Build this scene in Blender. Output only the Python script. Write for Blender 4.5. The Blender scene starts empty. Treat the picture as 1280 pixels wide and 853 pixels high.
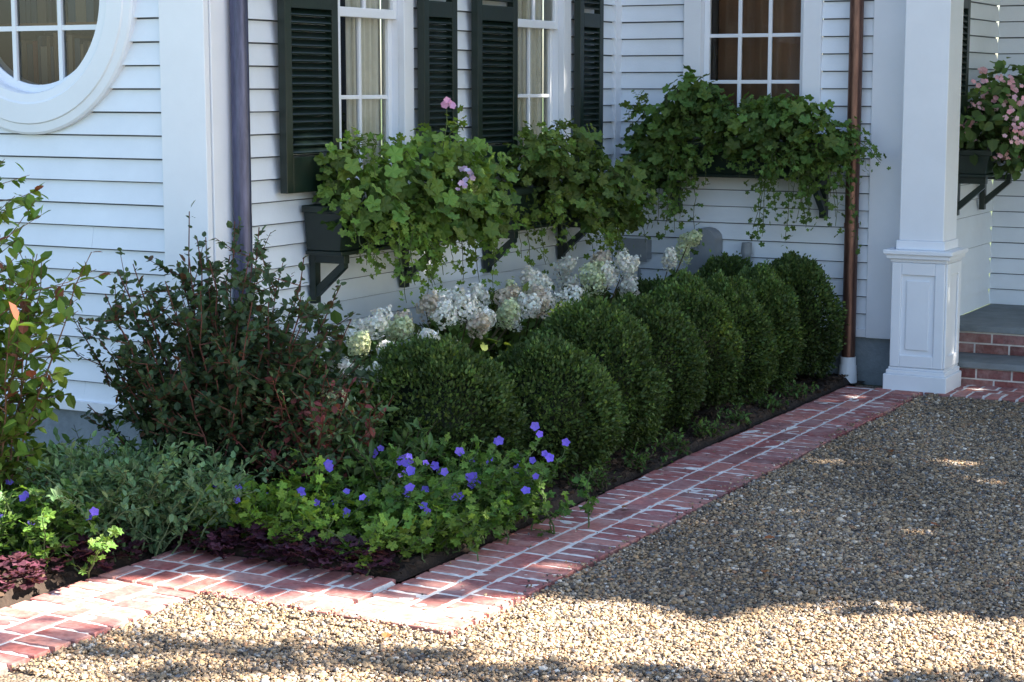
import bpy, math, random
import numpy as np
from mathutils import Vector
rng=np.random.default_rng(7); random.seed(7)
R=math.radians
sc=bpy.context.scene
# ------------------------------------------------------------------ materials
def newmat(name):
    m=bpy.data.materials.new(name); m.use_nodes=True
    nt=m.node_tree; b=nt.nodes['Principled BSDF']; return m,nt,b
def mat(name,col,rough=.6,var=.12,scale=6,bump=0,bscale=60,metal=0,spec=.5,col2=None,stretch=None):
    m,nt,b=newmat(name); N=nt.nodes; L=nt.links
    tc=N.new('ShaderNodeTexCoord'); src=tc.outputs['Object']
    if stretch:
        mp=N.new('ShaderNodeMapping'); mp.inputs['Scale'].default_value=stretch; L.new(src,mp.inputs['Vector']); src=mp.outputs[0]
    n=N.new('ShaderNodeTexNoise'); n.inputs['Scale'].default_value=scale; n.inputs['Detail'].default_value=6; n.inputs['Roughness'].default_value=.65
    L.new(src,n.inputs['Vector'])
    r=N.new('ShaderNodeValToRGB'); r.color_ramp.elements[0].position=.3; r.color_ramp.elements[1].position=.7
    c2=col2 or [c*(1+var) for c in col]
    r.color_ramp.elements[0].color=[c*(1-var) for c in col]+[1]; r.color_ramp.elements[1].color=list(c2)+[1]
    L.new(n.outputs['Fac'],r.inputs[0]); L.new(r.outputs[0],b.inputs['Base Color'])
    b.inputs['Roughness'].default_value=rough; b.inputs['Metallic'].default_value=metal; b.inputs['Specular IOR Level'].default_value=spec
    if bump:
        n2=N.new('ShaderNodeTexNoise'); n2.inputs['Scale'].default_value=bscale; n2.inputs['Detail'].default_value=5
        L.new(src,n2.inputs['Vector'])
        bp=N.new('ShaderNodeBump'); bp.inputs['Strength'].default_value=bump; bp.inputs['Distance'].default_value=.01
        L.new(n2.outputs['Fac'],bp.inputs['Height']); L.new(bp.outputs[0],b.inputs['Normal'])
    return m
def attrmat(name,rough=.5,spec=.3,transl=0,noise=0,nscale=40,smear=None,bump=0,tcol=(1.6,1.6,.7)):
    m,nt,b=newmat(name); N=nt.nodes; L=nt.links
    a=N.new('ShaderNodeAttribute'); a.attribute_name='col'; c=a.outputs['Color']
    tc=N.new('ShaderNodeTexCoord')
    if noise:
        n=N.new('ShaderNodeTexNoise'); n.inputs['Scale'].default_value=nscale; n.inputs['Detail'].default_value=6
        L.new(tc.outputs['Object'],n.inputs['Vector'])
        mr=N.new('ShaderNodeMapRange'); mr.inputs[1].default_value=.25; mr.inputs[2].default_value=.75; mr.inputs[3].default_value=1-noise; mr.inputs[4].default_value=1+noise
        L.new(n.outputs['Fac'],mr.inputs[0])
        mx=N.new('ShaderNodeVectorMath'); mx.operation='SCALE'; L.new(c,mx.inputs[0]); L.new(mr.outputs[0],mx.inputs['Scale']); c=mx.outputs[0]
        if bump:
            bp=N.new('ShaderNodeBump'); bp.inputs['Strength'].default_value=bump; bp.inputs['Distance'].default_value=.004
            L.new(n.outputs['Fac'],bp.inputs['Height']); L.new(bp.outputs[0],b.inputs['Normal'])
    if smear:
        n3=N.new('ShaderNodeTexNoise'); n3.inputs['Scale'].default_value=7; n3.inputs['Detail'].default_value=9; n3.inputs['Roughness'].default_value=.75
        L.new(tc.outputs['Object'],n3.inputs['Vector'])
        r=N.new('ShaderNodeMapRange'); r.inputs[1].default_value=.46; r.inputs[2].default_value=.72; r.inputs[3].default_value=0; r.inputs[4].default_value=.7
        L.new(n3.outputs['Fac'],r.inputs[0])
        mm=N.new('ShaderNodeMix'); mm.data_type='RGBA'; L.new(r.outputs[0],mm.inputs[0]); L.new(c,mm.inputs[6]); mm.inputs[7].default_value=(*smear,1); c=mm.outputs[2]
    L.new(c,b.inputs['Base Color']); b.inputs['Roughness'].default_value=rough; b.inputs['Specular IOR Level'].default_value=spec
    if transl:
        t=N.new('ShaderNodeBsdfTranslucent'); mx2=N.new('ShaderNodeMixShader'); mx2.inputs[0].default_value=transl
        sc2=N.new('ShaderNodeVectorMath'); sc2.operation='MULTIPLY'; sc2.inputs[1].default_value=tcol; L.new(c,sc2.inputs[0]); L.new(sc2.outputs[0],t.inputs['Color'])
        L.new(b.outputs[0],mx2.inputs[1]); L.new(t.outputs[0],mx2.inputs[2]); L.new(mx2.outputs[0],N['Material Output'].inputs['Surface'])
    return m
M_white=mat('white_paint',(.73,.78,.84),.5,.05,3,.08,90)
M_back=mat('shadow_line_backing',(.12,.14,.18),.9,.1,5)  # dark sheet behind the board gaps, paints the shadow lines under clapboards
M_trim=mat('white_trim_paint',(.77,.80,.85),.42,.03,4,.04,60)
M_found=mat('foundation_concrete',(.20,.235,.26),.9,.25,8,.4,70)
M_green=mat('dark_green_paint',(.006,.016,.012),.35,.25,10,.05,80)
M_copper=mat('weathered_copper',(.13,.07,.06),.36,.35,5,.05,40,metal=.75,col2=(.24,.13,.10),stretch=(6,6,1))
M_copper2=mat('sky_tinted_copper',(.07,.075,.14),.3,.35,5,.05,40,metal=.6,col2=(.11,.12,.22),stretch=(6,6,1))  # blue of the reflected sky put into the copper colour
M_grey=mat('grey_metal',(.25,.27,.29),.5,.1,10)
M_blue=mat('bluestone',(.17,.19,.20),.7,.25,6,.3,60)
M_roof=mat('roof_shingle',(.07,.07,.075),.9,.3,20,.4,40)
M_mortar=mat('mortar',(.70,.67,.64),.95,.2,30,.6,120)
M_dark=mat('interior_dark',(.03,.022,.017),.8,.2,5)
M_brown=mat('interior_wood',(.20,.10,.055),.6,.45,3,stretch=(1,1,.25))
M_curt=mat('curtain_fabric',(.80,.77,.70),.9,.08,20)
M_soil=mat('mulch_soil',(.028,.018,.013),1,.5,30,.9,60)
M_bark=attrmat('stem_bark',.8,.2,0,.3,60)
M_grass=mat('lawn',(.05,.08,.025),.95,.35,3,.6,60)
M_leaf=attrmat('leaf',.5,.22,.28)
M_petal=attrmat('petal',.6,.2,.3,tcol=(1.05,1.05,1.05))
M_stone=attrmat('pebble',.6,.35,0,.2,120)
M_brick=attrmat('brick',.85,.25,0,.35,45,(.44,.32,.30),.6)
M_books=attrmat('books',.6,.3)
M_glass,nt,b=newmat('window_glass')
g=nt.nodes.new('ShaderNodeBsdfGlossy'); g.inputs['Roughness'].default_value=.02
t=nt.nodes.new('ShaderNodeBsdfTransparent'); t.inputs[0].default_value=(.9,.93,.92,1)
fr=nt.nodes.new('ShaderNodeFresnel'); fr.inputs[0].default_value=1.5
mx=nt.nodes.new('ShaderNodeMixShader'); nt.links.new(fr.outputs[0],mx.inputs[0]); nt.links.new(t.outputs[0],mx.inputs[1]); nt.links.new(g.outputs[0],mx.inputs[2]); nt.links.new(mx.outputs[0],nt.nodes['Material Output'].inputs[0])
def gravelbase():
    m,nt,b=newmat('gravel_base'); N=nt.nodes; L=nt.links
    tc=N.new('ShaderNodeTexCoord'); v=N.new('ShaderNodeTexVoronoi'); v.inputs['Scale'].default_value=95; L.new(tc.outputs['Object'],v.inputs['Vector'])
    s=N.new('ShaderNodeSeparateColor'); L.new(v.outputs['Color'],s.inputs[0])
    r=N.new('ShaderNodeValToRGB'); e=r.color_ramp.elements
    e[0].color=(.06,.05,.04,1); e[1].color=(.40,.32,.24,1); x=e.new(.35); x.color=(.18,.14,.10,1); x=e.new(.7); x.color=(.25,.18,.11,1)
    L.new(s.outputs[0],r.inputs[0]); L.new(r.outputs[0],b.inputs['Base Color']); b.inputs['Roughness'].default_value=.85
    bp=N.new('ShaderNodeBump'); bp.inputs['Strength'].default_value=.9; bp.inputs['Distance'].default_value=.01; bp.invert=True
    L.new(v.outputs['Distance'],bp.inputs['Height']); L.new(bp.outputs[0],b.inputs['Normal']); return m
M_gravel=gravelbase()
# ------------------------------------------------------------------ fast mesh
class FM:
    def __init__(s): s.V=[];s.C=[];s.F=[];s.Mi=[];s.n=0
    def add(s,V,F,col=(.5,.5,.5),mi=0):
        V=np.asarray(V,float).reshape(-1,3); F=np.asarray(F,int)
        C=np.asarray(col,float)
        if C.ndim==1: C=np.tile(C,(len(V),1))
        s.V.append(V);s.C.append(C);s.F.append(F+s.n);s.Mi.append(np.full(len(F),mi));s.n+=len(V)
    def build(s,name,mats,parent=None,smooth=False,bevel=0):
        me=bpy.data.meshes.new(name)
        V=np.concatenate(s.V);C=np.concatenate(s.C)
        me.vertices.add(len(V)); me.vertices.foreach_set('co',V.astype(np.float32).ravel())
        loops=np.concatenate([f.ravel() for f in s.F]); sizes=np.concatenate([np.full(len(f),f.shape[1]) for f in s.F])
        me.loops.add(len(loops)); me.loops.foreach_set('vertex_index',loops.astype(np.int32))
        me.polygons.add(len(sizes)); st=np.concatenate([[0],np.cumsum(sizes)[:-1]])
        me.polygons.foreach_set('loop_start',st.astype(np.int32))
        me.polygons.foreach_set('material_index',np.concatenate(s.Mi).astype(np.int32))
        me.polygons.foreach_set('use_smooth',np.full(len(sizes),smooth))
        me.update(calc_edges=True)
        a=me.attributes.new('col','FLOAT_COLOR','POINT'); a.data.foreach_set('color',np.c_[C,np.ones(len(C))].astype(np.float32).ravel())
        for m in mats: me.materials.append(m)
        o=bpy.data.objects.new(name,me); sc.collection.objects.link(o)
        if parent: o.parent=parent
        if bevel:
            bm=o.modifiers.new('b','BEVEL'); bm.width=bevel; bm.segments=2; bm.limit_method='ANGLE'
        return o
def empty(name):
    e=bpy.data.objects.new(name,None); sc.collection.objects.link(e); return e
BF=[(0,1,2,3),(7,6,5,4),(0,4,5,1),(1,5,6,2),(2,6,7,3),(3,7,4,0)]
class Fr:
    def __init__(s,kind,w): s.k=kind;s.w=w
    def P(s,u,o,z): return (u,s.w-o,z) if s.k=='Y' else (s.w+o,u,z)
FL=Fr('Y',6.27); FMd=Fr('X',-4.88); FRt=Fr('Y',10.35); FQ=Fr('X',-2.95); FB=Fr('Y',11.9); FW=Fr('Y',0)
def fbox(fm,fr,u0,u1,o0,o1,z0,z1,mi=0,col=(.5,.5,.5)):
    fm.add([fr.P(u,o,z) for z in(z0,z1) for (u,o) in((u0,o0),(u1,o0),(u1,o1),(u0,o1))],BF,col,mi)
def fhex(fm,fr,pts8,mi=0): fm.add([fr.P(*p) for p in pts8],BF,(.5,)*3,mi)
def prism_uz(fm,fr,poly,u0,u1,mi=0):
    n=len(poly); V=[fr.P(u0,o,z) for o,z in poly]+[fr.P(u1,o,z) for o,z in poly]
    fm.add(V,[(i,(i+1)%n,n+(i+1)%n,n+i) for i in range(n)],(.5,)*3,mi)
    fm.add(V,[tuple(range(n)),tuple(range(2*n-1,n-1,-1))],(.5,)*3,mi)
def norm(a): return a/(np.linalg.norm(a,axis=-1,keepdims=True)+1e-9)
def tube(fm,pts,r0,r1,col=(.1,.07,.05),mi=0,k=6,cap=True):
    pts=np.asarray(pts,float); n=len(pts); tg=norm(np.gradient(pts,axis=0)); ref=np.array([.31,.17,.9])
    a=norm(np.cross(tg,ref+1e-3)); bb=np.cross(tg,a); rr=np.linspace(r0,r1,n)[:,None,None]
    an=np.arange(k)*2*np.pi/k
    V=pts[:,None]+rr*(np.cos(an)[None,:,None]*a[:,None]+np.sin(an)[None,:,None]*bb[:,None])
    F=[(i*k+j,i*k+(j+1)%k,(i+1)*k+(j+1)%k,(i+1)*k+j) for i in range(n-1) for j in range(k)]
    fm.add(V.reshape(-1,3),F,col,mi)
    if cap: fm.add(V[-1],[tuple(range(k))],col,mi)
# ------------------------------------------------------------------ siding
bkp=FM()
def siding(fm,fr,u0,u1,z0,z1,holes=(),disc=None,e=.1):
    z=z0
    while z<z1-.001:
        zt=min(z+e,z1); zm=(z+zt)/2
        iv=[(u0,u1)]
        hs=[(a,b) for a,b,c,d in holes if c<zt-.01 and d>z+.01]
        if disc:
            cu,cz,r=disc
            if abs(zm-cz)<r: w=math.sqrt(r*r-(zm-cz)**2); hs.append((cu-w,cu+w))
        for a,b in hs:
            ni=[]
            for p,q in iv:
                if b<=p or a>=q: ni.append((p,q))
                else:
                    if a>p: ni.append((p,a))
                    if b<q: ni.append((b,q))
            iv=ni
        for p,q in iv:
            bkp.add([fr.P(p,-.004,z),fr.P(q,-.004,z),fr.P(q,-.004,zt),fr.P(p,-.004,zt)],[(0,1,2,3)])
            segs=[p]; 
            x=p+random.uniform(.8,3.5)
            while x<q-.3: segs.append(x); x+=random.uniform(2,3.6)
            segs.append(q)
            for i in range(len(segs)-1):
                a=segs[i]+(.001 if i else 0); b=segs[i+1]; j=random.uniform(-.0012,.0012); zj=random.uniform(-.001,.001)
                zz=zt-.007+zj  # board stops short so the dark backing draws a shadow line
                fhex(fm,fr,[(a,0,z+zj),(b,0,z+zj),(b,.023+j,z+zj),(a,.023+j,z+zj),(a,0,zz),(b,0,zz),(b,.004,zz),(a,.004,zz)])
        z+=e
house=empty('white_clapboard_house')
s=FM()
CX,CZ,CR=-5.83,2.10,.50
ZB,ZT=.30,3.1
W1=(7.16,7.90,1.22,2.95); W2=(8.90,9.64,1.22,2.95); W3=(-4.43,-3.57,1.42,2.7)
siding(s,FL,-9.5,-5.07,ZB,ZT,disc=(CX,CZ,CR))
siding(s,FMd,6.44,10.34,ZB,ZT,holes=[W1,W2])
siding(s,FRt,-4.87,-3.25,ZB,ZT,holes=[W3])
siding(s,FQ,10.35,11.89,.32,ZT)
siding(s,FB,-2.94,-.5,.32,ZT)
siding(s,Fr('X',-.5),11.9,15,.0,ZT)
s.build('siding',[M_white],house); bkp.build('shadow_line_backing',[M_back],house)
f=FM()
fbox(f,FL,-9.5,-4.88,-.3,.004,-.3,.30); fbox(f,FMd,6.27,10.35,-.3,.004,-.3,.30); fbox(f,FRt,-4.88,-2.95,-.3,.004,-.3,.30)
f.build('foundation',[M_found],house)
# trim
t=FM()
fbox(t,FL,-9.5,-5.09,.0,.034,.262,.31)
fbox(t,FL,-5.09,-4.852,0,.034,.25,ZT)
fbox(t,FMd,6.275,6.44,0,.034,.25,ZT)
fbox(t,FMd,6.44,10.33,.0,.034,.262,.31); fbox(t,FRt,-4.85,-3.26,0,.034,.262,.31)
fbox(t,FMd,10.26,10.345,0,.03,.31,ZT)
fbox(t,FRt,-3.26,-2.952,0,.034,.26,ZT)
fbox(t,FQ,10.32,10.42,0,.03,.32,ZT)
def casing(u0,u1,z0,z1,fr,w=.09,o=.036):
    fbox(t,fr,u0,u0+w,0,o,z0,z1); fbox(t,fr,u1-w,u1,0,o,z0,z1)
    fbox(t,fr,u0+w,u1-w,0,o,z1-w,z1)
    fbox(t,fr,u0-.03,u1+.03,0,o+.035,z0-.045,z0)
    fbox(t,fr,u0+w-.02,u0+w-.001,-.1,-.001,z0,z1-w); fbox(t,fr,u1-w+.001,u1-w+.02,-.1,-.001,z0,z1-w)
def sash(fm,fr,u0,u1,z0,z1,o,cols,rows,st=.035,mu=.02):
    fbox(fm,fr,u0,u0+st,o-.03,o,z0,z1); fbox(fm,fr,u1-st,u1,o-.03,o,z0,z1)
    fbox(fm,fr,u0+st,u1-st,o-.03,o,z0,z0+st*1.3); fbox(fm,fr,u0+st,u1-st,o-.03,o,z1-st,z1)
    for i in range(1,cols):
        c=u0+st+(u1-u0-2*st)*i/cols; fbox(fm,fr,c-mu/2,c+mu/2,o-.026,o-.004,z0+st,z1-st)
    for i in range(1,rows):
        c=z0+st+(z1-z0-2*st)*i/rows; fbox(fm,fr,u0+st,u1-st,o-.024,o-.006,c-mu/2,c+mu/2)
gl=FM(); inn=FM(); cu=FM()
def pane(fr,u0,u1,z0,z1,o): gl.add([fr.P(u0,o,z0),fr.P(u1,o,z0),fr.P(u1,o,z1),fr.P(u0,o,z1)],[(0,1,2,3)])
def room(fr,u0,u1,z0,z1,d,mi):
    a,b=-.11,-d
    P=fr.P; V=[P(u0,a,z0),P(u1,a,z0),P(u1,a,z1),P(u0,a,z1),P(u0,b,z0),P(u1,b,z0),P(u1,b,z1),P(u0,b,z1)]
    inn.add(V,[(0,1,5,4),(1,2,6,5),(2,3,7,6),(3,0,4,7)],mi=0); inn.add(V,[(4,5,6,7)],mi=mi)
def curtain(fr,u0,u1,z0,z1,o,waves):
    n=60; V=[];
    for i in range(n+1):
        u=u0+(u1-u0)*i/n
        for z in(z0,z1): V.append(fr.P(u,o+.018*math.sin(i/n*waves*6.28)+.006*math.sin(i*1.7),z))
    cu.add(V,[(2*i,2*i+2,2*i+3,2*i+1) for i in range(n)])
for (u0,u1,z0,z1) in (W1,W2):
    casing(u0,u1,z0,z1,FMd)
    a,b=u0+.09,u1-.09
    sash(t,FMd,a,b,z0+.02,2.075,-.035,2,2); sash(t,FMd,a,b,2.035,z1-.09,-.005,2,2)
    pane(FMd,a+.01,b-.01,z0+.03,2.06,-.052); pane(FMd,a+.01,b-.01,2.06,z1-.1,-.022)
    room(FMd,a,b,z0,z1,.8,0)
    curtain(FMd,a,a+.17,z0,z1-.1,-.11,4); curtain(FMd,b-.30,b,z0,z1-.1,-.11,5)
casing(*W3[:4],FRt,w=.11)
sash(t,FRt,W3[0]+.11,W3[1]-.11,W3[2]+.01,W3[3]-.11,-.02,3,4,mu=.022); pane(FRt,W3[0]+.12,W3[1]-.12,W3[2],W3[3]-.12,-.035)
room(FRt,W3[0]+.11,W3[1]-.11,W3[2],W3[3],.25,1)
t.build('trim',[M_trim],house,bevel=.003)
# round window
rw=FM()
def ring(fm,fr,cu_,cz,prof,n=72,mi=0):
    V=[];k=len(prof)
    for i in range(n):
        a=2*math.pi*i/n
        for r,o in prof: V.append(fr.P(cu_+r*math.cos(a),o,cz+r*math.sin(a)))
    fm.add(V,[(i*k+j,((i+1)%n)*k+j,((i+1)%n)*k+j+1,i*k+j+1) for i in range(n) for j in range(k-1)],mi=mi)
ring(rw,FL,CX,CZ,[(.605,0),(.605,.036),(.595,.042),(.56,.044),(.555,.05),(.47,.05),(.462,.044),(.425,.04),(.42,.03),(.42,-.02),(.40,-.022),(.385,-.03),(.385,-.09)])
for d in(-.135,.135):
    h=math.sqrt(.39**2-d*d)
    fbox(rw,FL,CX+d-.011,CX+d+.011,-.05,-.026,CZ-h,CZ+h); fbox(rw,FL,CX-h,CX+h,-.048,-.03,CZ+d-.011,CZ+d+.011)
rw.build('round_window_frame',[M_trim],house)
n=48; gl.add([FL.P(CX+.39*math.cos(6.2832*i/n),-.04,CZ+.39*math.sin(6.2832*i/n)) for i in range(n)],[tuple(range(n))])
room(FL,CX-.5,CX+.5,CZ-.5,CZ+.5,.62,0)
gl.build('window_glass',[M_glass],house); inn.build('interior',[M_dark,M_brown],house); cu.build('curtains',[M_curt],house,smooth=True)
bk=FM()
for zz in(1.72,2.0,2.28,2.56):
    fbox(bk,FL,CX-.5,CX+.5,-.6,-.3,zz-.02,zz,col=(.22,.11,.05))
    u=CX-.48
    while u<CX+.48:
        w=random.uniform(.02,.05); h=random.uniform(.17,.24)
        c=random.choice([(.22,.07,.04),(.2,.15,.1),(.06,.05,.045),(.16,.11,.07),(.06,.08,.1),(.3,.26,.2)])
        if random.random()<.8: fbox(bk,FL,u,u+w-.003,-.58,-.4+random.uniform(-.02,0),zz,zz+h,col=c)
        u+=w
bk.build('bookshelf',[M_books],house)
# shutters
def shutter(fm,fr,u0,u1,z0,z1,tilt=0):
    o0,o1=.05,.09; st=.05
    fbox(fm,fr,u0,u0+st,o0,o1,z0,z1); fbox(fm,fr,u1-st,u1,o0,o1,z0,z1)
    for a,b in((z0,z0+.16),(z1-.06,z1),((z0+z1)/2-.04,(z0+z1)/2+.04)): fbox(fm,fr,u0+st,u1-st,o0,o1,a,b)
    fbox(fm,fr,u0-.004,u1+.004,o0-.004,o1+.01,z1,z1+.02)
    z=z0+.175
    while z<z1-.08:
        if abs(z-(z0+z1)/2)>.06:
            prism_uz(fm,fr,[(o0+.002,z+.026),(o0+.006,z+.032),(o1-.002,z+.004),(o1-.006,z-.003)],u0+st,u1-st)
        z+=.034
    fbox(fm,fr,u0+.1,u0+.14,0,o0,z0+.3,z0+.34)
sh=FM()
for a,b in((6.73,7.15),(7.91,8.24),(8.45,8.89),(9.65,9.96)): shutter(sh,FMd,a,b,1.235,2.95)
shutter(sh,FQ,10.55,10.9,1.5,2.9)
sh.build('shutters',[M_green],house,bevel=.002)
# roof
rf=FM()
def slab(x0,x1,y0,y1,z): 
    rf.add([(x0,y0,z),(x1,y0,z),(x1,y1,z),(x0,y1,z),(x0,y0,z+.18),(x1,y0,z+.18),(x1,y1,z+.18),(x0,y1,z+.18)],BF,mi=0)
slab(-9.8,-4.72,6.1,16,3.1); slab(-4.719,-.3,10.2,16,3.1)
rf.add([(-9.8,6.1,3.281),(-4.72,6.1,3.281),(-4.72,16,3.281),(-9.8,16,3.281),(-7.2,8.4,5.0),(-7.2,16,5.0)],[(0,1,4,4),(1,2,5,4),(3,0,4,5)],mi=1)
rf.add([(-4.7,10.2,3.282),(-.3,10.2,3.282),(-.3,16,3.282),(-4.7,16,3.282),(-4.7,13,4.9),(-.3,13,4.9)],[(0,1,5,4),(2,3,4,5),(1,2,5,5)],mi=1)
rf.build('roof',[M_trim,M_roof],house)
# porch column
pc=empty('porch_column'); c=FM()
def sq(x0,x1,y0,y1,z0,z1): c.add([(x0,y0,z0),(x1,y0,z0),(x1,y1,z0),(x0,y1,z0),(x0,y0,z1),(x1,y0,z1),(x1,y1,z1),(x0,y1,z1)],BF)
X0,X1,Y0,Y1=-3.02,-2.72,10.02,10.315
sq(X0-.03,X1+.03,Y0-.03,Y1,0,.11); sq(X0-.018,X1+.018,Y0-.018,Y1-.001,.11,.135); sq(X0-.008,X1+.008,Y0-.008,Y1-.002,.135,.15)
sq(X0,X1,Y0,Y1-.003,.15,.74)
sq(X0-.01,X1+.01,Y0-.01,Y1-.002,.74,.76); sq(X0-.03,X1+.03,Y0-.03,Y1-.001,.76,.785); sq(X0-.045,X1+.045,Y0-.045,Y1,.785,.81)
for a,b in((X0,X1),):
    for u0,u1,z0,z1 in((a,a+.055,.152,.738),(b-.055,b,.152,.738),(a+.055,b-.055,.152,.22),(a+.055,b-.055,.67,.738)): sq(u0,u1,Y0-.012,Y0-.0005,z0,z1)
    sq(a+.085,b-.085,Y0-.009,Y0-.0005,.25,.64)
for u0,u1,z0,z1 in((Y0,Y0+.055,.152,.738),(Y1-.06,Y1-.005,.152,.738),(Y0+.055,Y1-.06,.152,.22),(Y0+.055,Y1-.06,.67,.738)): sq(X1+.0005,X1+.012,u0,u1,z0,z1)
sq(X0+.012,X1-.012,Y0+.012,Y1-.004,.81,.86); sq(X0+.025,X1-.025,Y0+.025,Y1-.004,.86,3.1)
c.build('shaft',[M_trim],pc,bevel=.004)
# downspouts
def downspout(x,y,zb,fr_dir,m):
    e=empty('downspout'); d=FM(); tube(d,[(x,y,z) for z in np.linspace(zb,3.1,12)],.04,.04,k=20)
    for zz in(.9,2.3,2.9):
        tube(d,[(x,y,zz),(x,y,zz+.03)],.044,.044,k=20)
        if fr_dir=='y': bxx=(x-.012,x+.012,-(y+.05),-y)
        else: bxx=(x-.05,x,-(y+.012),-(y-.012))
        fbox(d,FW,*bxx[:2],bxx[2],bxx[3],zz,zz+.03)
    d.build('pipe',[m],e,smooth=True)
    b=FM(); tube(b,[(x,y,0),(x,y,.05),(x,y,.1)],.055,.05,k=20); tube(b,[(x,y,.1),(x,y,zb+.03)],.046,.045,k=20); b.build('drain_boot',[M_trim],e,smooth=False)
downspout(-4.80,6.41,.12,'x',M_copper2); downspout(-3.345,10.27,.12,'y',M_copper)
# steps
st=empty('porch_steps'); q=FM(); bq=FM()
def bx(fm,x0,x1,y0,y1,z0,z1,col=(.5,)*3,mi=0): fm.add([(x0,y0,z0),(x1,y0,z0),(x1,y1,z0),(x0,y1,z0),(x0,y0,z1),(x1,y0,z1),(x1,y1,z1),(x0,y1,z1)],BF,col,mi)
def brickcol(): 
    c=np.array(random.choice([(.29,.10,.09),(.33,.13,.11),(.25,.085,.08),(.37,.165,.14),(.28,.12,.115),(.22,.09,.085)])); return c*random.uniform(.8,1.15)
for y0,zt in((10.38,.155),(10.72,.32)):
    bx(q,-2.925,-.6,y0-.02,y0+.36 if zt<.2 else 11.895,zt-.035,zt,mi=0)
    bx(q,-2.92,-.62,y0+.004,11.8,0 if zt<.2 else .156,zt-.036,mi=1)
    for r_ in range(2):
        zz=(0 if zt<.2 else .158)+r_*.062; x=-2.92+(.1 if r_ else 0)
        while x<-.7:
            bx(bq,x,x+.19,y0-.003,y0+.1,zz,min(zz+.052,zt-.037),brickcol()*.7); x+=.202
q.build('treads',[M_blue,M_mortar],st,bevel=.003); bq.build('bricks',[M_brick],st)
# utility meter
um=empty('electric_meter'); u=FM(); a=FM()
n=16; V=[];x0,x1,zb,zt=-4.335,-4.165,.60,.80
prof=[(x0,zb),(x1,zb)]+[( -4.25+.085*math.cos(k/ n*math.pi),zt+.07*math.sin(k/n*math.pi)) for k in range(n+1)]
V=[(x,10.33,z) for x,z in prof]+[(x,10.20,z) for x,z in prof]; m_=len(prof)
u.add(V,[(i,(i+1)%m_,m_+(i+1)%m_,m_+i) for i in range(m_)]); u.add(V,[tuple(range(m_,2*m_))])
u.build('meter_cover',[M_grey],um); tube(a,[(-4.25,10.29,.6),(-4.25,10.29,.0)],.02,.02,k=10); a.build('conduit',[M_grey],um)
jb=empty('junction_box'); a=FM(); bx(a,-4.78,-4.63,10.24,10.33,.66,.78); bx(a,-4.79,-4.62,10.23,10.239,.65,.79); tube(a,[(-4.7,10.3,.6),(-4.7,10.3,0)],.012,.012); a.build('box',[M_grey],jb,bevel=.005)
vp=empty('vent_pipe'); a=FM(); tube(a,[(-3.99,10.28,.3),(-3.99,10.28,.5),(-3.99,10.28,.76)],.028,.028,k=14); tube(a,[(-3.99,10.28,.72),(-3.99,10.28,.79)],.035,.03,k=14); a.build('pipe',[M_grey],vp)
# window boxes
def wbox(fr,u0,u1,z0,z1,d=.25):
    e=empty('window_box'); w=FM()
    i=.018
    fhex(w,fr,[(u0+i,.036,z0),(u1-i,.036,z0),(u1-i,d-.03,z0),(u0+i,d-.03,z0),(u0,.036,z1-.02),(u1,.036,z1-.02),(u1,d,z1-.02),(u0,d,z1-.02)])
    fbox(w,fr,u0-.015,u1+.015,.034,d+.015,z1-.02,z1+.012)
    fbox(w,fr,u0+.01,u1-.01,.034,d-.018,z0-.02,z0-.001)
    for uu in(u0+.05,(u1-.26)) if fr.k=='X' else (u0+.02,u1-.07):
        fbox(w,fr,uu,uu+.045,.0265,.06,z0-.25,z0-.021); fbox(w,fr,uu,uu+.045,.06,d-.03,z0-.06,z0-.021)
        prism_uz(w,fr,[(.06,z0-.22),(.06,z0-.17),(d-.06,z0-.06),(d-.035,z0-.06),(d-.035,z0-.08)],uu+.005,uu+.04)
    w.build('planter',[M_green],e,bevel=.003)
    return e
wb1=wbox(FMd,6.93,8.02,.965,1.16); wb2=wbox(FMd,8.56,9.75,.965,1.16); wb3=wbox(FRt,-4.50,-3.48,1.20,1.38); wb4=wbox(FQ,10.82,11.75,1.2,1.33)
# ------------------------------------------------------------------ ground
def sheet(name,x0,x1,y0,y1,z,m):
    g=FM(); g.add([(x0,y0,z),(x1,y0,z),(x1,y1,z),(x0,y1,z)],[(0,1,2,3)]); return g.build(name,[m])
sheet('ground',-400,400,-400,400,-.02,M_grass)
sheet('gravel_base_layer',-3.8,14,-14,10.2,.0,M_gravel)
g=FM(); nx,ny=120,150
xs=np.linspace(-9.5,-3.26,nx*2); ys=np.linspace(2.5,10.36,ny*2)
XX,YY=np.meshgrid(xs,ys); ZZ=.03+.012*np.sin(XX*7+YY*3)+.01*np.sin(YY*11-XX*5)+rng.normal(0,.006,XX.shape)
edge=(XX>-3.32)|((YY<5.28)&(XX>-4.31)); ZZ[edge]=.0
ins=((YY<5.22)&(XX>-4.25)); ZZ[ins]=-.05
V=np.c_[XX.ravel(),YY.ravel(),ZZ.ravel()]; W_=len(xs)
ii,jj=np.meshgrid(np.arange(len(xs)-1),np.arange(len(ys)-1)); k0=(jj*W_+ii).ravel()
g.add(V,np.c_[k0,k0+1,k0+1+W_,k0+W_])
N_=16000; P=np.c_[rng.uniform(-6.2,-3.3,N_),rng.uniform(4,10.3,N_)]; P=P[~((P[:,1]<5.25)&(P[:,0]>-4.28))]; N_=len(P)
an=rng.uniform(0,6.28,N_); L_=rng.uniform(.01,.035,N_); w_=rng.uniform(.004,.01,N_); tz=rng.uniform(-.01,.012,(N_,4))
dx,dy=np.cos(an),np.sin(an); bz=.03+.012*np.sin(P[:,0]*7+P[:,1]*3)+.01*np.sin(P[:,1]*11-P[:,0]*5)+.01
Q=np.zeros((N_,4,3))
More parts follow.
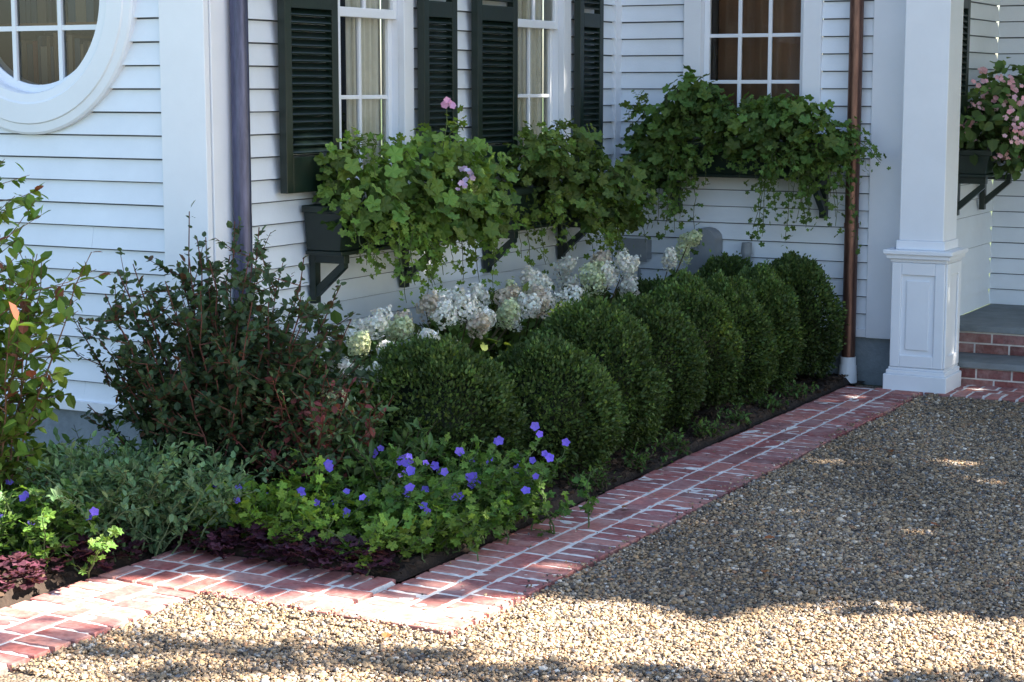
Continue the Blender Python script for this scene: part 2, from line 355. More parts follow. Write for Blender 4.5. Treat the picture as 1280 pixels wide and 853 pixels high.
for k,(a_,b_) in enumerate(((-1,-1),(1,-1),(1,1),(-1,1))):
    Q[:,k,0]=P[:,0]+a_*L_/2*dx-b_*w_/2*dy; Q[:,k,1]=P[:,1]+a_*L_/2*dy+b_*w_/2*dx; Q[:,k,2]=bz+tz[:,k]
g.add(Q.reshape(-1,3),np.arange(4*N_).reshape(-1,4),np.repeat(rng.uniform(.3,1.6,(N_,1))*np.array([[.05,.032,.022]]),4,0),1)
g.build('mulch_bed',[M_soil,attrmat('mulch_chip',.9,.2)])
# brick border
bb=FM(); mo=FM()
def brick(x0,x1,y0,y1):
    c=brickcol()*1.1; z=.0215+random.uniform(-.0015,.002); tx,ty=random.uniform(-.0012,.0012),random.uniform(-.0012,.0012); j=lambda:random.uniform(-.0018,.0018)
    b_=.003; V=[]
    for k,(ins_,zz) in enumerate(((0,-.03),(0,z-b_),(b_,z))):
        for (x,y,sx,sy) in((x0,y0,1,1),(x1,y0,-1,1),(x1,y1,-1,-1),(x0,y1,1,-1)):
            V.append((x+sx*ins_+j(),y+sy*ins_+j(),zz+(tx*sx+ty*sy if k else 0)))
    F=[(0,1,5,4),(1,2,6,5),(2,3,7,6),(3,0,4,7),(4,5,9,8),(5,6,10,9),(6,7,11,10),(7,4,8,11),(8,9,10,11)]
    bb.add(V,F,c)
def strip(a0,a1,b0,along,first=0):
    rows=[(0,.158,'h'),(.175,.094,'s'),(.286,.165,'h')]
    for o,w,t_ in rows:
        p=a0+random.uniform(-.05,0); L0=.073 if t_=='h' else .19
        while p<a1-.01:
            q0=max(p,a0); q1=min(p+L0,a1)
            if q1-q0>.02:
                if along=='y': brick(b0+o,b0+o+w,q0,q1)
                else: brick(q0,q1,b0+o,b0+o+w)
            p+=L0+random.uniform(.014,.020)
XS=-3.265
strip(4.79,9.97,XS,'y'); strip(-4.24,XS-.012,4.79,'x'); strip(1.5,4.775,-4.24,'y'); strip(XS+.46,-.5,9.98-.0,'x')
strip(9.985,10.02,XS,'y')
def ms(x0,x1,y0,y1):
    nx_=max(2,int((x1-x0)/.03)); ny_=max(2,int((y1-y0)/.03)); xs=np.linspace(x0,x1,nx_); ys=np.linspace(y0,y1,ny_); A,B=np.meshgrid(xs,ys)
    Z=.0187+rng.normal(0,.0014,A.shape); Z[0]=Z[-1]=-.03; Z[:,0]=Z[:,-1]=-.03
    i_,j_=np.meshgrid(np.arange(nx_-1),np.arange(ny_-1)); k_=(j_*nx_+i_).ravel()
    mo.add(np.c_[A.ravel(),B.ravel(),Z.ravel()],np.c_[k_,k_+1,k_+1+nx_,k_+nx_])
ms(XS-.02,-2.805,4.775,10.02); ms(-4.25,XS-.005,4.775,5.25); ms(-4.255,-3.78,1.5,4.80); ms(-2.83,-.5,9.965,10.44)
bo=empty('brick_border'); bb.build('bricks',[M_brick],bo); 
mo.build('mortar',[M_mortar],bo)
# gravel stones
t5=(1+5**.5)/2
ico=norm(np.array([(-1,t5,0),(1,t5,0),(-1,-t5,0),(1,-t5,0),(0,-1,t5),(0,1,t5),(0,-1,-t5),(0,1,-t5),(t5,0,-1),(t5,0,1),(-t5,0,-1),(-t5,0,1)],float))
icoF=np.array([(0,11,5),(0,5,1),(0,1,7),(0,7,10),(0,10,11),(1,5,9),(5,11,4),(11,10,2),(10,7,6),(7,1,8),(3,9,4),(3,4,2),(3,2,6),(3,6,8),(3,8,9),(4,9,5),(2,4,11),(6,2,10),(8,6,7),(9,8,1)])
cs=.0088; gx=np.arange(-3.79,1.0,cs); gy=np.arange(3.9,9.96,cs); GX,GY=np.meshgrid(gx,gy); P=np.c_[GX.ravel(),GY.ravel()]+rng.uniform(-.005,.005,(GX.size,2))
keep=(P[:,0]<-.233*P[:,1]+.35)&~((P[:,0]<-2.80+.006*np.sin(P[:,1]*9))&(P[:,1]>4.775)); P=P[keep]
ex=[(random.uniform(-2.86,-2.7),random.uniform(4.7,9.9)) for _ in range(900)]+[(random.uniform(-3.27,-2.8),random.uniform(4.8,9.9)) for _ in range(80)]+[(random.uniform(-3.8,-2.8),4.79+random.uniform(-.06,.03)) for _ in range(220)]
extra=np.array(ex)
near=((P[:,1]>4.70)&(P[:,0]<-2.72))|(P[:,0]<-3.70)
zz=np.concatenate([rng.uniform(.004,.013,len(P))+near*.006,np.where((extra[:,0]<-2.81),.026,.020)]); P=np.vstack([P,extra]); n=len(P)
r=rng.gamma(5,.00106,n).clip(.003,.013); r[-len(extra):]=rng.uniform(.003,.006,len(extra))
ax=rng.uniform(.65,1.25,(n,3)); ax[:,2]*=.75
A=rng.uniform(0,6.28,n); 
V=ico[None]*ax[:,None]*(1+rng.uniform(-.22,.22,(n,12,1)))*r[:,None,None]
ca,sa=np.cos(A)[:,None],np.sin(A)[:,None]; vx=V[...,0]*ca-V[...,1]*sa; vy=V[...,0]*sa+V[...,1]*ca
und=.004*np.sin(P[:,0]*2.3+1)*np.sin(P[:,1]*1.9)+.003*np.sin(P[:,0]*5+P[:,1]*4)
V=np.stack([vx+P[:,0:1],vy+P[:,1:2],V[...,2]+(zz+und)[:,None]],-1)
pal=np.array([(.43,.31,.19),(.33,.24,.15),(.21,.165,.125),(.54,.44,.33),(.10,.082,.07),(.40,.26,.14),(.68,.60,.50),(.22,.215,.215),(.34,.19,.11)])
patch=1+.12*np.sin(P[:,0]*1.7+2)*np.sin(P[:,1]*2.9+P[:,0])+.08*np.sin(P[:,0]*6.1+P[:,1]*3.3)
C=pal[rng.choice(len(pal),n,p=[.19,.18,.16,.08,.14,.1,.04,.07,.04])]*rng.uniform(.65,1.25,(n,1))*.76*patch[:,None]
gr=FM(); gr.add(V.reshape(-1,3),(icoF[None]+12*np.arange(n)[:,None,None]).reshape(-1,3),np.repeat(C,12,0))
gr.build('gravel_driveway',[M_stone],smooth=False)
# ------------------------------------------------------------------ leaves
T_rh=(np.array([(0,0,0),(.26,.45,.04),(0,1,0),(-.26,.45,.04)]),[(0,1,2,3)])
T_ov=(np.array([(0,0,0),(.22,.28,.07),(.2,.68,.06),(0,1,-.05),(-.2,.68,.06),(-.22,.28,.07),(0,.5,0)]),[(0,1,6),(1,2,6),(2,3,6),(3,4,6),(4,5,6),(5,0,6)])
def lobed(k=5,depth=.22,n=20):
    V=[(0,.42,-.03)]
    for i in range(n):
        a=-math.pi/2+2*math.pi*i/n; rr=.5*(1-depth*(.5-.5*math.cos(k*(a+math.pi/2)+math.pi)))
        if i==0: rr=.22
        V.append((rr*math.cos(a)*1.08,.45+rr*math.sin(a),.05*math.cos(a*k*1.0)+.05*(rr>.45)))
    return np.array(V),[(0,1+i,1+(i+1)%n) for i in range(n)]
T_lo=lobed(5,.3); T_iv=lobed(5,.45,15)
def petal5():
    V=[(0,0,0)];n=20
    for i in range(n):
        a=2*math.pi*i/n; rr=.5*(1-.25*(.5+.5*math.cos(5*a))); V.append((rr*math.cos(a),rr*math.sin(a),.12))
    return np.array(V),[(0,1+i,1+(i+1)%n) for i in range(n)]
T_fl=petal5()
def leaves(fm,pos,d,nm,size,T,col,mi=0,wid=1.0):
    pos=np.asarray(pos,float); n=len(pos)
    if n==0: return
    d=norm(np.asarray(d,float)); x=norm(np.cross(d,nm)); z=np.cross(x,d); size=np.broadcast_to(size,(n,))
    tv,tf=T; k=len(tv)
    V=pos[:,None]+size[:,None,None]*(tv[None,:,0:1]*wid*x[:,None]+tv[None,:,1:2]*d[:,None]+tv[None,:,2:3]*z[:,None])
    F=(np.array(tf)[None]+k*np.arange(n)[:,None,None]).reshape(-1,len(tf[0]))
    fm.add(V.reshape(-1,3),F,np.repeat(col,k,0),mi)
def rs(n): return norm(rng.normal(size=(n,3)))
def cvar(base,n,v=.3,warm=.15):
    c=np.array(base)[None]*rng.uniform(1-v,1+v,(n,1)); c=c*(1+rng.uniform(-warm,warm,(n,3))*np.array([[1,.3,.8]])); return c.clip(0,1)
# boxwood
def boxwood(x,y,r,h,n=27000,base=(.068,.110,.032)):
    fm=FM(); u=rs(n); u[:,2]=np.where(u[:,2]<-.75,-u[:,2],u[:,2])
    K=rs(170); Kh=rng.uniform(.4,1.5,170); dd=u@K.T; ix=dd.argmax(1); bump=np.exp(55*(dd.max(1)-1))*Kh[ix]
    K2=rs(8); b2=np.exp(5*((u@K2.T).max(1)-1))
    rad=.76+.12*bump+.15*b2
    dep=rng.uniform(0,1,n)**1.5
    rad2=rad*(1-.18*dep)+rng.normal(0,.022,n)+(rng.random(n)<.03)*rng.uniform(0,.11,n)
    zc=h*.47; egg=1-.18*np.clip(u[:,2],0,1)
    p=np.c_[x+u[:,0]*r*rad2*egg*1.07,y+u[:,1]*r*rad2*egg*1.07,zc+u[:,2]*h*.56*rad2]; p[:,2]=np.maximum(p[:,2],.04)
    d=norm(u*.9+rs(n)*.8+np.array([0,0,.35])); nm=norm(u+rs(n)*.7)
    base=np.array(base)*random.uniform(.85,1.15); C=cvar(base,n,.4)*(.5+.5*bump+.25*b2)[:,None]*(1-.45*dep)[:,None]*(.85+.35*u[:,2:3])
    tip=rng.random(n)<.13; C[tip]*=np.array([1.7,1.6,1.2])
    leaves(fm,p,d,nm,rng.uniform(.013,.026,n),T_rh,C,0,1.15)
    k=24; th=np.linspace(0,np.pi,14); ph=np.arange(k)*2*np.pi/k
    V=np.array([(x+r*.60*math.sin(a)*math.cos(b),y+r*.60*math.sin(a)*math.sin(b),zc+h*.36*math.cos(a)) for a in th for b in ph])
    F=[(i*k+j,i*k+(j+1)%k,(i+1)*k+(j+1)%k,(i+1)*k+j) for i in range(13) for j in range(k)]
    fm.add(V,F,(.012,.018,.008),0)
    tube(fm,[(x,y,0),(x,y,.2)],.02,.018,(.08,.06,.04),1)
    fm.build('boxwood_shrub',[M_leaf,M_bark])
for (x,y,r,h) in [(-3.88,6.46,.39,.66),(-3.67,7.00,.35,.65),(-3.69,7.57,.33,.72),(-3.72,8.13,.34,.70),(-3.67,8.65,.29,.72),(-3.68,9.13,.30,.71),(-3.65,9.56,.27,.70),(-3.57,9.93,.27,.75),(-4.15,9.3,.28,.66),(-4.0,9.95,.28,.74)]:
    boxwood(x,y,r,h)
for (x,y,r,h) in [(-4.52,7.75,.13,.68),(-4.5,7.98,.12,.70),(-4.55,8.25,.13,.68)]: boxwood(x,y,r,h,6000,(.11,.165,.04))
# generic stemmed plant
def stemplant(name,base,n_st,h,spread,leafT,lsize,lcol,per=18,twig=.12,ntw=5,start=.25,hv=.3,stemr=.004,stemcol=(.06,.045,.03),up=.2,wid=1,redfrac=0,redcol=(.2,.03,.03),scatter=.03,ellip=(1,1),lv=.35,build=True,leafjit=.7,bulge=0,lean=(0,0)):
    fm=FM()
    P=[];D=[];tips=[]
    for s_ in range(n_st):
        a=random.uniform(0,6.283); rr=math.sqrt(random.random()); H=h*(1-hv*random.random())*(1-.28*rr*rr)
        bx_=np.array([base[0]+random.gauss(0,scatter),base[1]+random.gauss(0,scatter),base[2]])
        off=np.array([math.cos(a)*spread*rr*ellip[0]+lean[0],math.sin(a)*spread*rr*ellip[1]+lean[1],H]); mid=bx_+off*np.array([.3+bulge,.3+bulge,.55])
        tt=np.linspace(0,1,9)[:,None]; pts=(1-tt)**2*bx_+2*tt*(1-tt)*mid+tt**2*(bx_+off)
        pts[1:]+=rng.normal(0,.006,(8,3)); tube(fm,pts,stemr,stemr*.4,stemcol,1,4,False); tips.append(pts[-1])
        def along(pts,cnt,s0):
            for _ in range(cnt):
                t_=s0+(1-s0)*random.random(); f_=t_*(len(pts)-1); i=min(int(f_),len(pts)-2); p=pts[i]+(pts[i+1]-pts[i])*(f_-i)
                tg=pts[i+1]-pts[i]; P.append(p); D.append(tg/np.linalg.norm(tg)*.5)
        along(pts,per,start)
        for _ in range(ntw):
            t_=start+(1-start)*random.random()*.95; i=min(int(t_*8),7); p=pts[i]
            dv=np.array([random.gauss(0,1),random.gauss(0,1),abs(random.gauss(.3,.5))]); dv/=np.linalg.norm(dv); L1=twig*random.uniform(.5,1.3)
            tw=np.array([p,p+dv*L1*.5,p+dv*L1+np.array([0,0,.02])]); tube(fm,tw,stemr*.5,stemr*.25,stemcol,1,3,False); along(tw,max(3,int(per*.45)),.1); tips.append(tw[-1])
    P=np.array(P);D=np.array(D);n=len(P); P=P+rng.normal(0,.006,(n,3))
    d=D+rs(n)*leafjit; nm=norm(rs(n)*.55+np.array([0,0,1])+up*(P-np.array(base)))
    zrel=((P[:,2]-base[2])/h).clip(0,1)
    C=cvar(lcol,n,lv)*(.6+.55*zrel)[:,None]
    if redfrac:
        m=rng.random(n)<redfrac*(.4+zrel); C[m]=cvar(redcol,m.sum(),.3)
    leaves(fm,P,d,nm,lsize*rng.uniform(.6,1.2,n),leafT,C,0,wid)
    if build: fm.build(name,[M_leaf,M_bark,M_petal])
    return fm,np.array(tips)
def flowers(fm,P,size,col,T=T_fl,face=(.477,-.8,.6)):
    P=np.asarray(P,float);n=len(P)
    nm=norm(rs(n)*.5+np.array(face)); d=norm(np.cross(nm,rs(n))); leaves(fm,P,d,nm,size*rng.uniform(.8,1.15,n),T,cvar(col,n,.2,.12),2)
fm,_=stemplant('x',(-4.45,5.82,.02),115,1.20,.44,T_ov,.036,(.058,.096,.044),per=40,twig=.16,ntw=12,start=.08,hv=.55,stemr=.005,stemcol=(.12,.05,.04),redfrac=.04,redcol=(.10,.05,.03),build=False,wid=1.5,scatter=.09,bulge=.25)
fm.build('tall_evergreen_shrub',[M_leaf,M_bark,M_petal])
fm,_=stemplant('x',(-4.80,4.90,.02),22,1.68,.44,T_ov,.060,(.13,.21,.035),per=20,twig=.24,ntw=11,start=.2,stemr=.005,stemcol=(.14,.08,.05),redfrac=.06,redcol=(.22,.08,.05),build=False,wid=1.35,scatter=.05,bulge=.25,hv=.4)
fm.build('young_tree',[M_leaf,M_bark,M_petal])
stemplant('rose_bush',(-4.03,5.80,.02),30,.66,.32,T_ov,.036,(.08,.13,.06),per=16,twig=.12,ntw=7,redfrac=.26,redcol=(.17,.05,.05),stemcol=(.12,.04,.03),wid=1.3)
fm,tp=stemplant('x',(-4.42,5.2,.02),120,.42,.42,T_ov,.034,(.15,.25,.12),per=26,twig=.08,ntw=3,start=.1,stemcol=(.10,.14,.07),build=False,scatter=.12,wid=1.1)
fm.build('catmint_plant',[M_leaf,M_bark,M_petal])
def cranes(base,n,h,sp,ell,fl,col=(.095,.18,.035),hv=.3):
    fm,tp=stemplant('x',base,n,h,sp,T_iv,.042,col,per=12,twig=.08,ntw=3,start=.2,stemcol=(.07,.1,.04),build=False,scatter=.12,ellip=ell,up=.6,hv=hv)
    P=tp[rng.permutation(len(tp))]; P=P[P[:,2]>h*.5][:fl]+np.array([.01,-.02,.025])
    if fl: 
        P=np.vstack([P,P[:len(P)//2]+rng.normal(0,.02,(len(P)//2,3))]); flowers(fm,P,.036,(.22,.15,.74))
    fm.build('cranesbill_plant',[M_leaf,M_bark,M_petal])
cranes((-3.62,5.80,.02),62,.38,.38,(.8,1.0),16,hv=.6); cranes((-3.44,6.15,.02),46,.31,.30,(.55,1.1),12,hv=.6)
cranes((-4.62,4.72,.02),60,.30,.30,(1,1),14); cranes((-4.0,5.48,.02),55,.24,.26,(1.2,.6),5,(.15,.25,.035)); cranes((-3.52,5.58,.02),40,.20,.22,(1.0,.6),4,(.13,.22,.035))
cranes((-3.42,5.8,.02),36,.2,.2,(.7,1),4)
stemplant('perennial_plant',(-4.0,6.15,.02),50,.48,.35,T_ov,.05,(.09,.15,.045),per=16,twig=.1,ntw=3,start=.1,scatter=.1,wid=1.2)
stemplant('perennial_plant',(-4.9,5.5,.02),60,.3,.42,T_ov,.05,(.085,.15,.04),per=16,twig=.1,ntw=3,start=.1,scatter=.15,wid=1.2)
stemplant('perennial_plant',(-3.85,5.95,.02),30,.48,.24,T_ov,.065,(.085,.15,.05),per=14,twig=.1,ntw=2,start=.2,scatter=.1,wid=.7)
def heuch(x,y,sp=.13):
    fm=FM(); n=110; a=rng.uniform(0,6.28,n); r=sp*np.sqrt(rng.random(n)); P=np.c_[x+r*np.cos(a),y+r*np.sin(a),.05+.06*(1-(r/sp)**2)+rng.uniform(-.02,.02,n)]
    d=np.c_[np.cos(a),np.sin(a),rng.uniform(-.2,.4,n)]; nm=norm(rs(n)*.45+np.array([0,0,1])); leaves(fm,P,d,nm,rng.uniform(.035,.058,n),T_lo,cvar((.070,.026,.042),n,.5),0)
    fm.build('purple_heuchera_plant',[M_leaf,M_bark])
for x,y in((-4.13,5.31),(-3.97,5.28),(-3.81,5.29),(-3.66,5.26),(-3.50,5.27),(-4.42,5.0),(-4.38,4.8),(-4.42,4.5)): heuch(x+random.uniform(-.02,.02),y)
for y in np.arange(6.9,9.8,.42): stemplant('groundcover_plant',(-3.36+random.uniform(-.02,.02),y,.02),14,.10,.10,T_ov,.028,(.08,.15,.04),per=10,twig=.04,ntw=1,start=.1)
# hydrangeas
def panicle(fm,p,L_,w,axis):
    n=300; th=np.arccos(rng.uniform(-.85,1,n)); a=rng.uniform(0,6.28,n); axis=norm(np.array(axis,float)); e1=norm(np.cross(axis,[.3,.2,.9])); e2=np.cross(axis,e1)
    o=(np.cos(a)*np.sin(th))[:,None]*e1+(np.sin(a)*np.sin(th))[:,None]*e2+np.cos(th)[:,None]*axis
    taper=1-.3*np.cos(th); lump=1+.15*np.sin(a*3+th*5+random.random()*6)+rng.normal(0,.14,n)
    P=np.array(p)+axis*L_*.4+lump[:,None]*((o@axis)[:,None]*axis*L_*.6+taper[:,None]*(o-(o@axis)[:,None]*axis)*w); nm=norm(o+rs(n)*.6); d=np.cross(nm,rs(n))
    k=random.random(); base=(.82,.81,.73) if k<.68 else((.62,.67,.42) if k<.85 else (.62,.54,.42))
    leaves(fm,P-norm(d)*.01,d,nm,rng.uniform(.012,.022,n),T_ov,cvar(base,n,.25,.08),2,1.9)
def hring(cx,cy,z,n,sx=.2,sy=.25):
    return [(cx+random.uniform(-sx,sx),cy+random.uniform(-sy,sy),z+random.uniform(-.12,.06)) for _ in range(n)]
hyd=[((-4.42,6.7,.02),[(-4.28,6.5,.60),(-4.15,6.55,.58),(-4.12,6.85,.60),(-4.25,6.8,.64),(-4.35,6.95,.62),(-4.10,6.3,.50),(-4.2,6.22,.54),(-4.3,6.62,.66),(-4.12,6.12,.42)]+hring(-4.2,6.65,.6,6,.2,.35)),
((-4.40,7.45,.02),[(-4.2,7.1,.66),(-4.12,7.3,.64),(-4.15,7.57,.62),(-4.25,7.7,.68),(-4.35,7.35,.70)]+hring(-4.2,7.4,.64,7,.2,.35)),
((-4.42,8.2,.02),[(-4.2,7.95,.66),(-4.15,8.15,.64),(-4.3,8.3,.70)]+hring(-4.25,8.1,.64,5,.2,.35)),
((-4.42,9.0,.02),[(-4.2,8.75,.68),(-4.18,8.95,.72),(-4.25,9.15,.72),(-4.1,8.6,.70),(-4.3,8.9,.76)]+hring(-4.3,8.8,.70,6,.2,.35)),
((-4.4,9.75,.02),[(-4.12,9.72,.84),(-4.15,9.5,.72),(-4.2,9.8,.72)])]
for b_,ps in hyd:
    fm,_=stemplant('x',b_,46,.66,.38,T_ov,.075,(.11,.175,.045),per=14,twig=.12,ntw=3,start=.2,build=False,wid=1.6,scatter=.06)
    for p in ps:
        q_=np.array(p); tube(fm,[np.array(b_),(np.array(b_)+q_)/2+np.array([0,0,.1]),q_],.004,.003,(.1,.08,.04),1,4)
        ax_=(random.gauss(.3,.35),random.gauss(-.25,.35),random.uniform(.3,.9)); panicle(fm,p,random.uniform(.08,.14),random.uniform(.034,.052),ax_)
    fm.build('hydrangea_shrub',[M_leaf,M_bark,M_petal])
# window box foliage
def blobmass(fm,blobs,n,T,size,col,front,vary=.35,wid=1):
    w=np.array([b[3]*b[4]*b[5] for b in blobs])**.7; idx=rng.choice(len(blobs),n,p=w/w.sum()); B=np.array(blobs)[idx]
    u=rs(n); rr=(.5+.6*rng.random(n)**.8)[:,None]; P=B[:,:3]+u*rr*B[:,3:6]
    nm=norm(u*.6+np.array(front)*.5+np.array([0,0,.6])+rs(n)*.5); d=norm(rs(n)+np.array([0,0,-.7])+np.array(front)*.3)
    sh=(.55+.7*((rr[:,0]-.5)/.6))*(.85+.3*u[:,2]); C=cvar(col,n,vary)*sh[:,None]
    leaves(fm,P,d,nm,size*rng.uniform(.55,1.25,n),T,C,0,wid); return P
def vine(fm,p,dirv,L_,T,size,col,droop=1.0):
    n=14; tt=np.linspace(0,1,n)[:,None]; p=np.array(p); dirv=np.array(dirv,float)
    pts=p+dirv*L_*tt*(1-.35*tt)+np.array([0,0,-1])*L_*droop*tt**1.7+np.cumsum(rng.normal(0,.008,(n,3)),0)
    tube(fm,pts,.003,.0015,(.08,.1,.04),1,4,False); m=int(L_*70)+8; k=rng.integers(1,n,m); P=pts[k]+rng.normal(0,.025,(m,3))
    d=rs(m)+np.array([0,0,-.6])+dirv*.4; nm=norm(rs(m)*.6+dirv*.6+np.array([0,0,.5])); leaves(fm,P,d,nm,size*rng.uniform(.5,1.1,m)*(1-.35*k/n),T,cvar(col,m,.3),0)
def boxfol(name,blobs,n,front,vines,size=.075,fl=None,col=(.06,.1,.03)):
    fm=FM(); P=blobmass(fm,blobs,n,T_lo,size,col,front)
    for v in vines: vine(fm,*v)
    if fl: 
        for p,k,c_,s_ in fl:
            q_=np.array(p)+rng.normal(0,s_,(k,3)); flowers(fm,q_,.035,c_); tube(fm,[np.array(p)-np.array([.03,0,.25]),np.array(p)-np.array([0,0,.1]),p],.003,.002,(.1,.14,.05),1,4)
    fm.build(name,[M_leaf,M_bark,M_petal])
U=random.uniform
def vset(n,x0,x1,y0,y1,z,dx,dy,L0,L1,col,up=0):
    return [((U(x0,x1),U(y0,y1),z+U(-.05,.05)),(U(*dx),U(*dy),up*random.random()),U(L0,L1),T_iv,.06,col,U(.5,1.05)) for _ in range(n)]
V1=vset(34,-4.72,-4.45,6.88,8.1,1.14,(.1,.8),(-.5,.3),.22,.52,(.14,.23,.045))+vset(10,-4.7,-4.5,6.9,8.1,1.4,(0,.4),(-.5,.5),.15,.28,(.14,.23,.045),1.4)
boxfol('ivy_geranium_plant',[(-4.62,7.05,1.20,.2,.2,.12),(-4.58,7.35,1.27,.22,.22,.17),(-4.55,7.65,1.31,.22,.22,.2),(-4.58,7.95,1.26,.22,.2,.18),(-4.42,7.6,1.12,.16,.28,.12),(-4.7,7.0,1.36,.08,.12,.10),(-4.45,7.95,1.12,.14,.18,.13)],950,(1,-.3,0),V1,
  fl=[((-4.45,7.55,1.63),9,(.80,.42,.62),.014),((-4.38,7.62,1.30),7,(.78,.58,.82),.018),((-4.38,7.57,1.24),4,(.78,.58,.82),.014)],col=(.12,.20,.042))
V2=vset(28,-4.7,-4.45,8.6,9.6,1.10,(.1,.7),(-.3,.5),.2,.5,(.13,.2,.04))+vset(10,-4.7,-4.5,8.7,9.2,1.38,(0,.4),(-.5,.3),.15,.3,(.12,.19,.04),1.4)
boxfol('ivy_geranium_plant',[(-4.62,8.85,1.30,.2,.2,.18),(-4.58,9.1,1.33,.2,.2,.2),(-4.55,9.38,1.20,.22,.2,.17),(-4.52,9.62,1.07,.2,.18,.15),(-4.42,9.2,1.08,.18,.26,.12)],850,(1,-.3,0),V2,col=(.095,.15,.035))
V3=vset(20,-4.5,-4.2,10.0,10.18,1.34,(-.35,.2),(-.4,-.05),.25,.62,(.10,.17,.04))+vset(22,-3.75,-3.35,10.0,10.18,1.34,(-.2,.45),(-.5,-.05),.25,.55,(.10,.17,.04))+vset(16,-4.6,-3.4,10.0,10.15,1.58,(-.5,.5),(-.3,.0),.18,.34,(.11,.18,.04),1.5)+vset(8,-4.2,-3.8,10.05,10.1,1.4,(-.2,.2),(-.3,-.05),.15,.28,(.10,.17,.04))
V3+=[((-3.45,10.1,1.5),(.7,-.2,.1),.45,T_iv,.06,(.1,.17,.04),.3),((-3.45,10.1,1.45),(.75,-.15,.1),.5,T_iv,.06,(.1,.17,.04),.4),((-3.5,10.1,1.42),(.6,-.15,.1),.5,T_iv,.06,(.1,.17,.04),.5),((-3.4,10.1,1.42),(.75,-.1,.1),.55,T_iv,.06,(.1,.17,.04),.3)]
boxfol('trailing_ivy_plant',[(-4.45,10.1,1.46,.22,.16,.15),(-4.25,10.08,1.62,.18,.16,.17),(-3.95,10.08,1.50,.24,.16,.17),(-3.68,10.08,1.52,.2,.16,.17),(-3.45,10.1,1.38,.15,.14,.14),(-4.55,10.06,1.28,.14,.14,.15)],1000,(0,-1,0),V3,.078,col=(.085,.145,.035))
fm=FM(); P=blobmass(fm,[(-2.75,10.95,1.48,.2,.22,.22),(-2.7,11.25,1.6,.22,.25,.26),(-2.68,11.55,1.55,.22,.25,.26),(-2.62,11.1,1.40,.16,.25,.18)],1300,T_ov,.075,(.09,.15,.045),(.8,-.5,0),wid=1.5)
front_=P[(P@np.array([.477,-.879,0]))>np.quantile(P@np.array([.477,-.879,0]),.35)]
k=front_[rng.permutation(len(front_))[:60]]+np.array([.03,-.03,.02])
for p in k: flowers(fm,p+rng.normal(0,.022,(5,3)),.034,(.86,.50,.56))
fm.build('pink_begonia_plant',[M_leaf,M_bark,M_petal])
fl=FM()
P=np.array([(-2.35,6.4,.03),(-2.2,5.9,.03),(-2.95,4.62,.03),(-1.9,6.9,.03),(-2.45,8.2,.03),(-3.05,6.6,.035)]); leaves(fl,P,rs(6)*[1,1,.1],norm(rs(6)*.2+[0,0,1]),.05,T_ov,cvar((.28,.10,.04),6,.3),0,1.3); fl.build('fallen_leaves',[M_leaf])
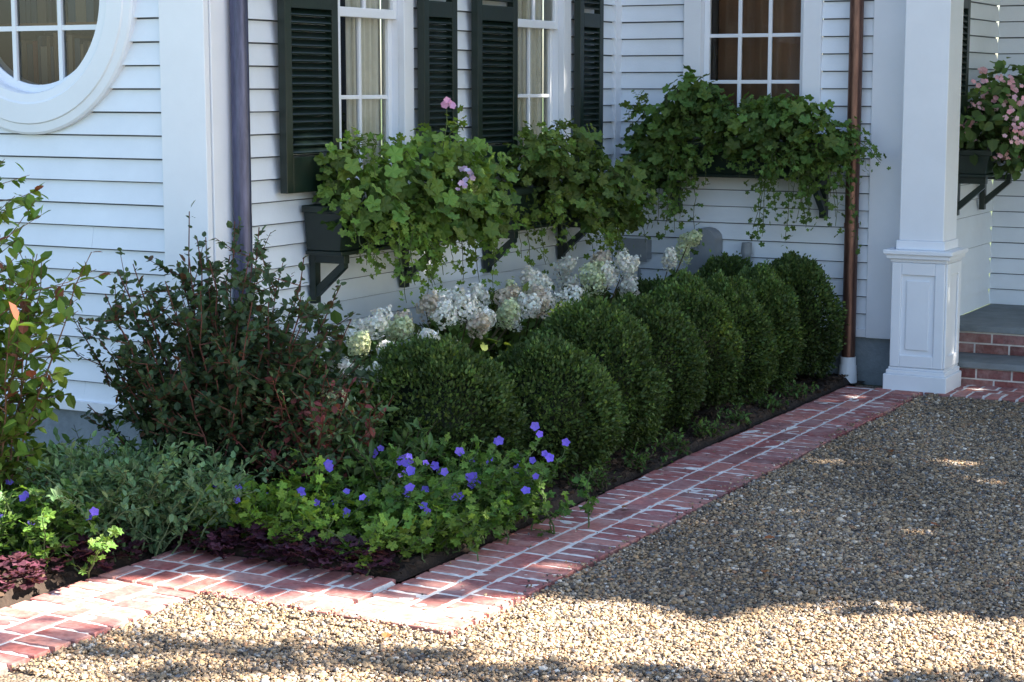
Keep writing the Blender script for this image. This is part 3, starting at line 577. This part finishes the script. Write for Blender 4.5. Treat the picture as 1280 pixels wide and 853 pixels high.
# ------------------------------------------------------------------ shade trees (unseen, added off right; crowns shaped to leave a sun stripe)
def ts(t_,s_): return np.c_[.947*t_-.322*s_,.322*t_+.947*s_]
def addedtree(s0,s1,n,t0=5.5,t1=8.5,z0=3.0,z1=13.8,gapfn=None,extra=None):
    fm=FM(); q_=rng.uniform(-1,1,(n*2,3)); q_=q_[(np.abs(q_)**8).sum(1)<1.25][:n]; m=len(q_)
    s_=(s0+s1)/2+q_[:,0]*(s1-s0)/2; t_=(t0+t1)/2+q_[:,1]*(t1-t0)/2; z_=(z0+z1)/2+q_[:,2]*(z1-z0)/2
    if gapfn: kp=gapfn(s_,z_); s_,t_,z_=s_[kp],t_[kp],z_[kp]; m=len(s_)
    P=np.c_[ts(t_,s_),z_]; leaves(fm,P,rs(m),rs(m),rng.uniform(.16,.34,m),T_rh,cvar((.06,.10,.03),m,.4),0,1.5)
    if extra:
        k_,sa_,sb_=extra; z_=rng.uniform(z0,z1-2,k_); t_=rng.uniform(t0,t1,k_); s_=(sa_+sb_)/2+rng.normal(0,(sb_-sa_)/3,k_)+.05*np.sin(z_*2.7); kp=np.sin(z_*5+t_*3)>-.6; P=np.c_[ts(t_,s_),z_][kp]; m=len(P)
        leaves(fm,P,rs(m),rs(m),rng.uniform(.09,.2,m),T_rh,cvar((.06,.10,.03),m,.4),0,1.5)
    sm,tm=(s0+s1)/2,(t0+t1)/2; b0=ts(np.array([tm]),np.array([sm]))[0]
    tube(fm,[(b0[0],b0[1],z) for z in np.linspace(-.05,z1*.85,10)],.2,.04,(.09,.065,.05),1,9)
    for i in range(16):
        z=random.uniform(z0,z1*.75); e=ts(np.array([tm+random.uniform(-1.2,1.2)]),np.array([sm+random.uniform(-.42,.42)*(s1-s0)]))[0]
        tube(fm,[(b0[0],b0[1],z),((b0[0]+e[0])/2,(b0[1]+e[1])/2,z+.6),(e[0],e[1],z+1.5)],.06,.015,(.09,.065,.05),1,6)
    fm.build('added_shade_tree',[M_leaf,M_bark])
addedtree(5.5,9.9,15500,z0=2.0,gapfn=lambda s_,z_: s_>5.93+.04*np.sin(z_*3.1)+.03*np.sin(z_*7.7))
addedtree(9.5,14.0,15000,z0=2.0)
addedtree(2.2,5.6,1000,gapfn=lambda s_,z_: s_<4.85,extra=(1150,5.06,5.24))
# ------------------------------------------------------------------ light, world, camera
el=R(40); S=Vector((.947*math.cos(el),.322*math.cos(el),math.sin(el)))
sl=bpy.data.lights.new('sun','SUN'); sl.energy=36; sl.angle=R(.53); sl.color=(1,.90,.76); so=bpy.data.objects.new('sun',sl); sc.collection.objects.link(so); so.rotation_euler=S.to_track_quat('Z','Y').to_euler()
w=bpy.data.worlds.new('World'); sc.world=w; w.use_nodes=True; nt=w.node_tree; bg=nt.nodes['Background']; sk=nt.nodes.new('ShaderNodeTexSky'); sk.sky_type='NISHITA'; sk.sun_disc=False; sk.sun_elevation=el; sk.sun_rotation=math.atan2(S.x,S.y)
nt.links.new(sk.outputs[0],bg.inputs[0]); bg.inputs[1].default_value=.42
cd=bpy.data.cameras.new('camera'); cd.sensor_width=36; cd.lens=64.7; cd.clip_end=1000; co=bpy.data.objects.new('camera',cd); sc.collection.objects.link(co)
co.location=(0,0,1.7); co.rotation_euler=(R(90-7.82),0,R(28.5)); sc.camera=co
sc.view_settings.view_transform='Standard'; sc.view_settings.look='None'; sc.view_settings.exposure=0
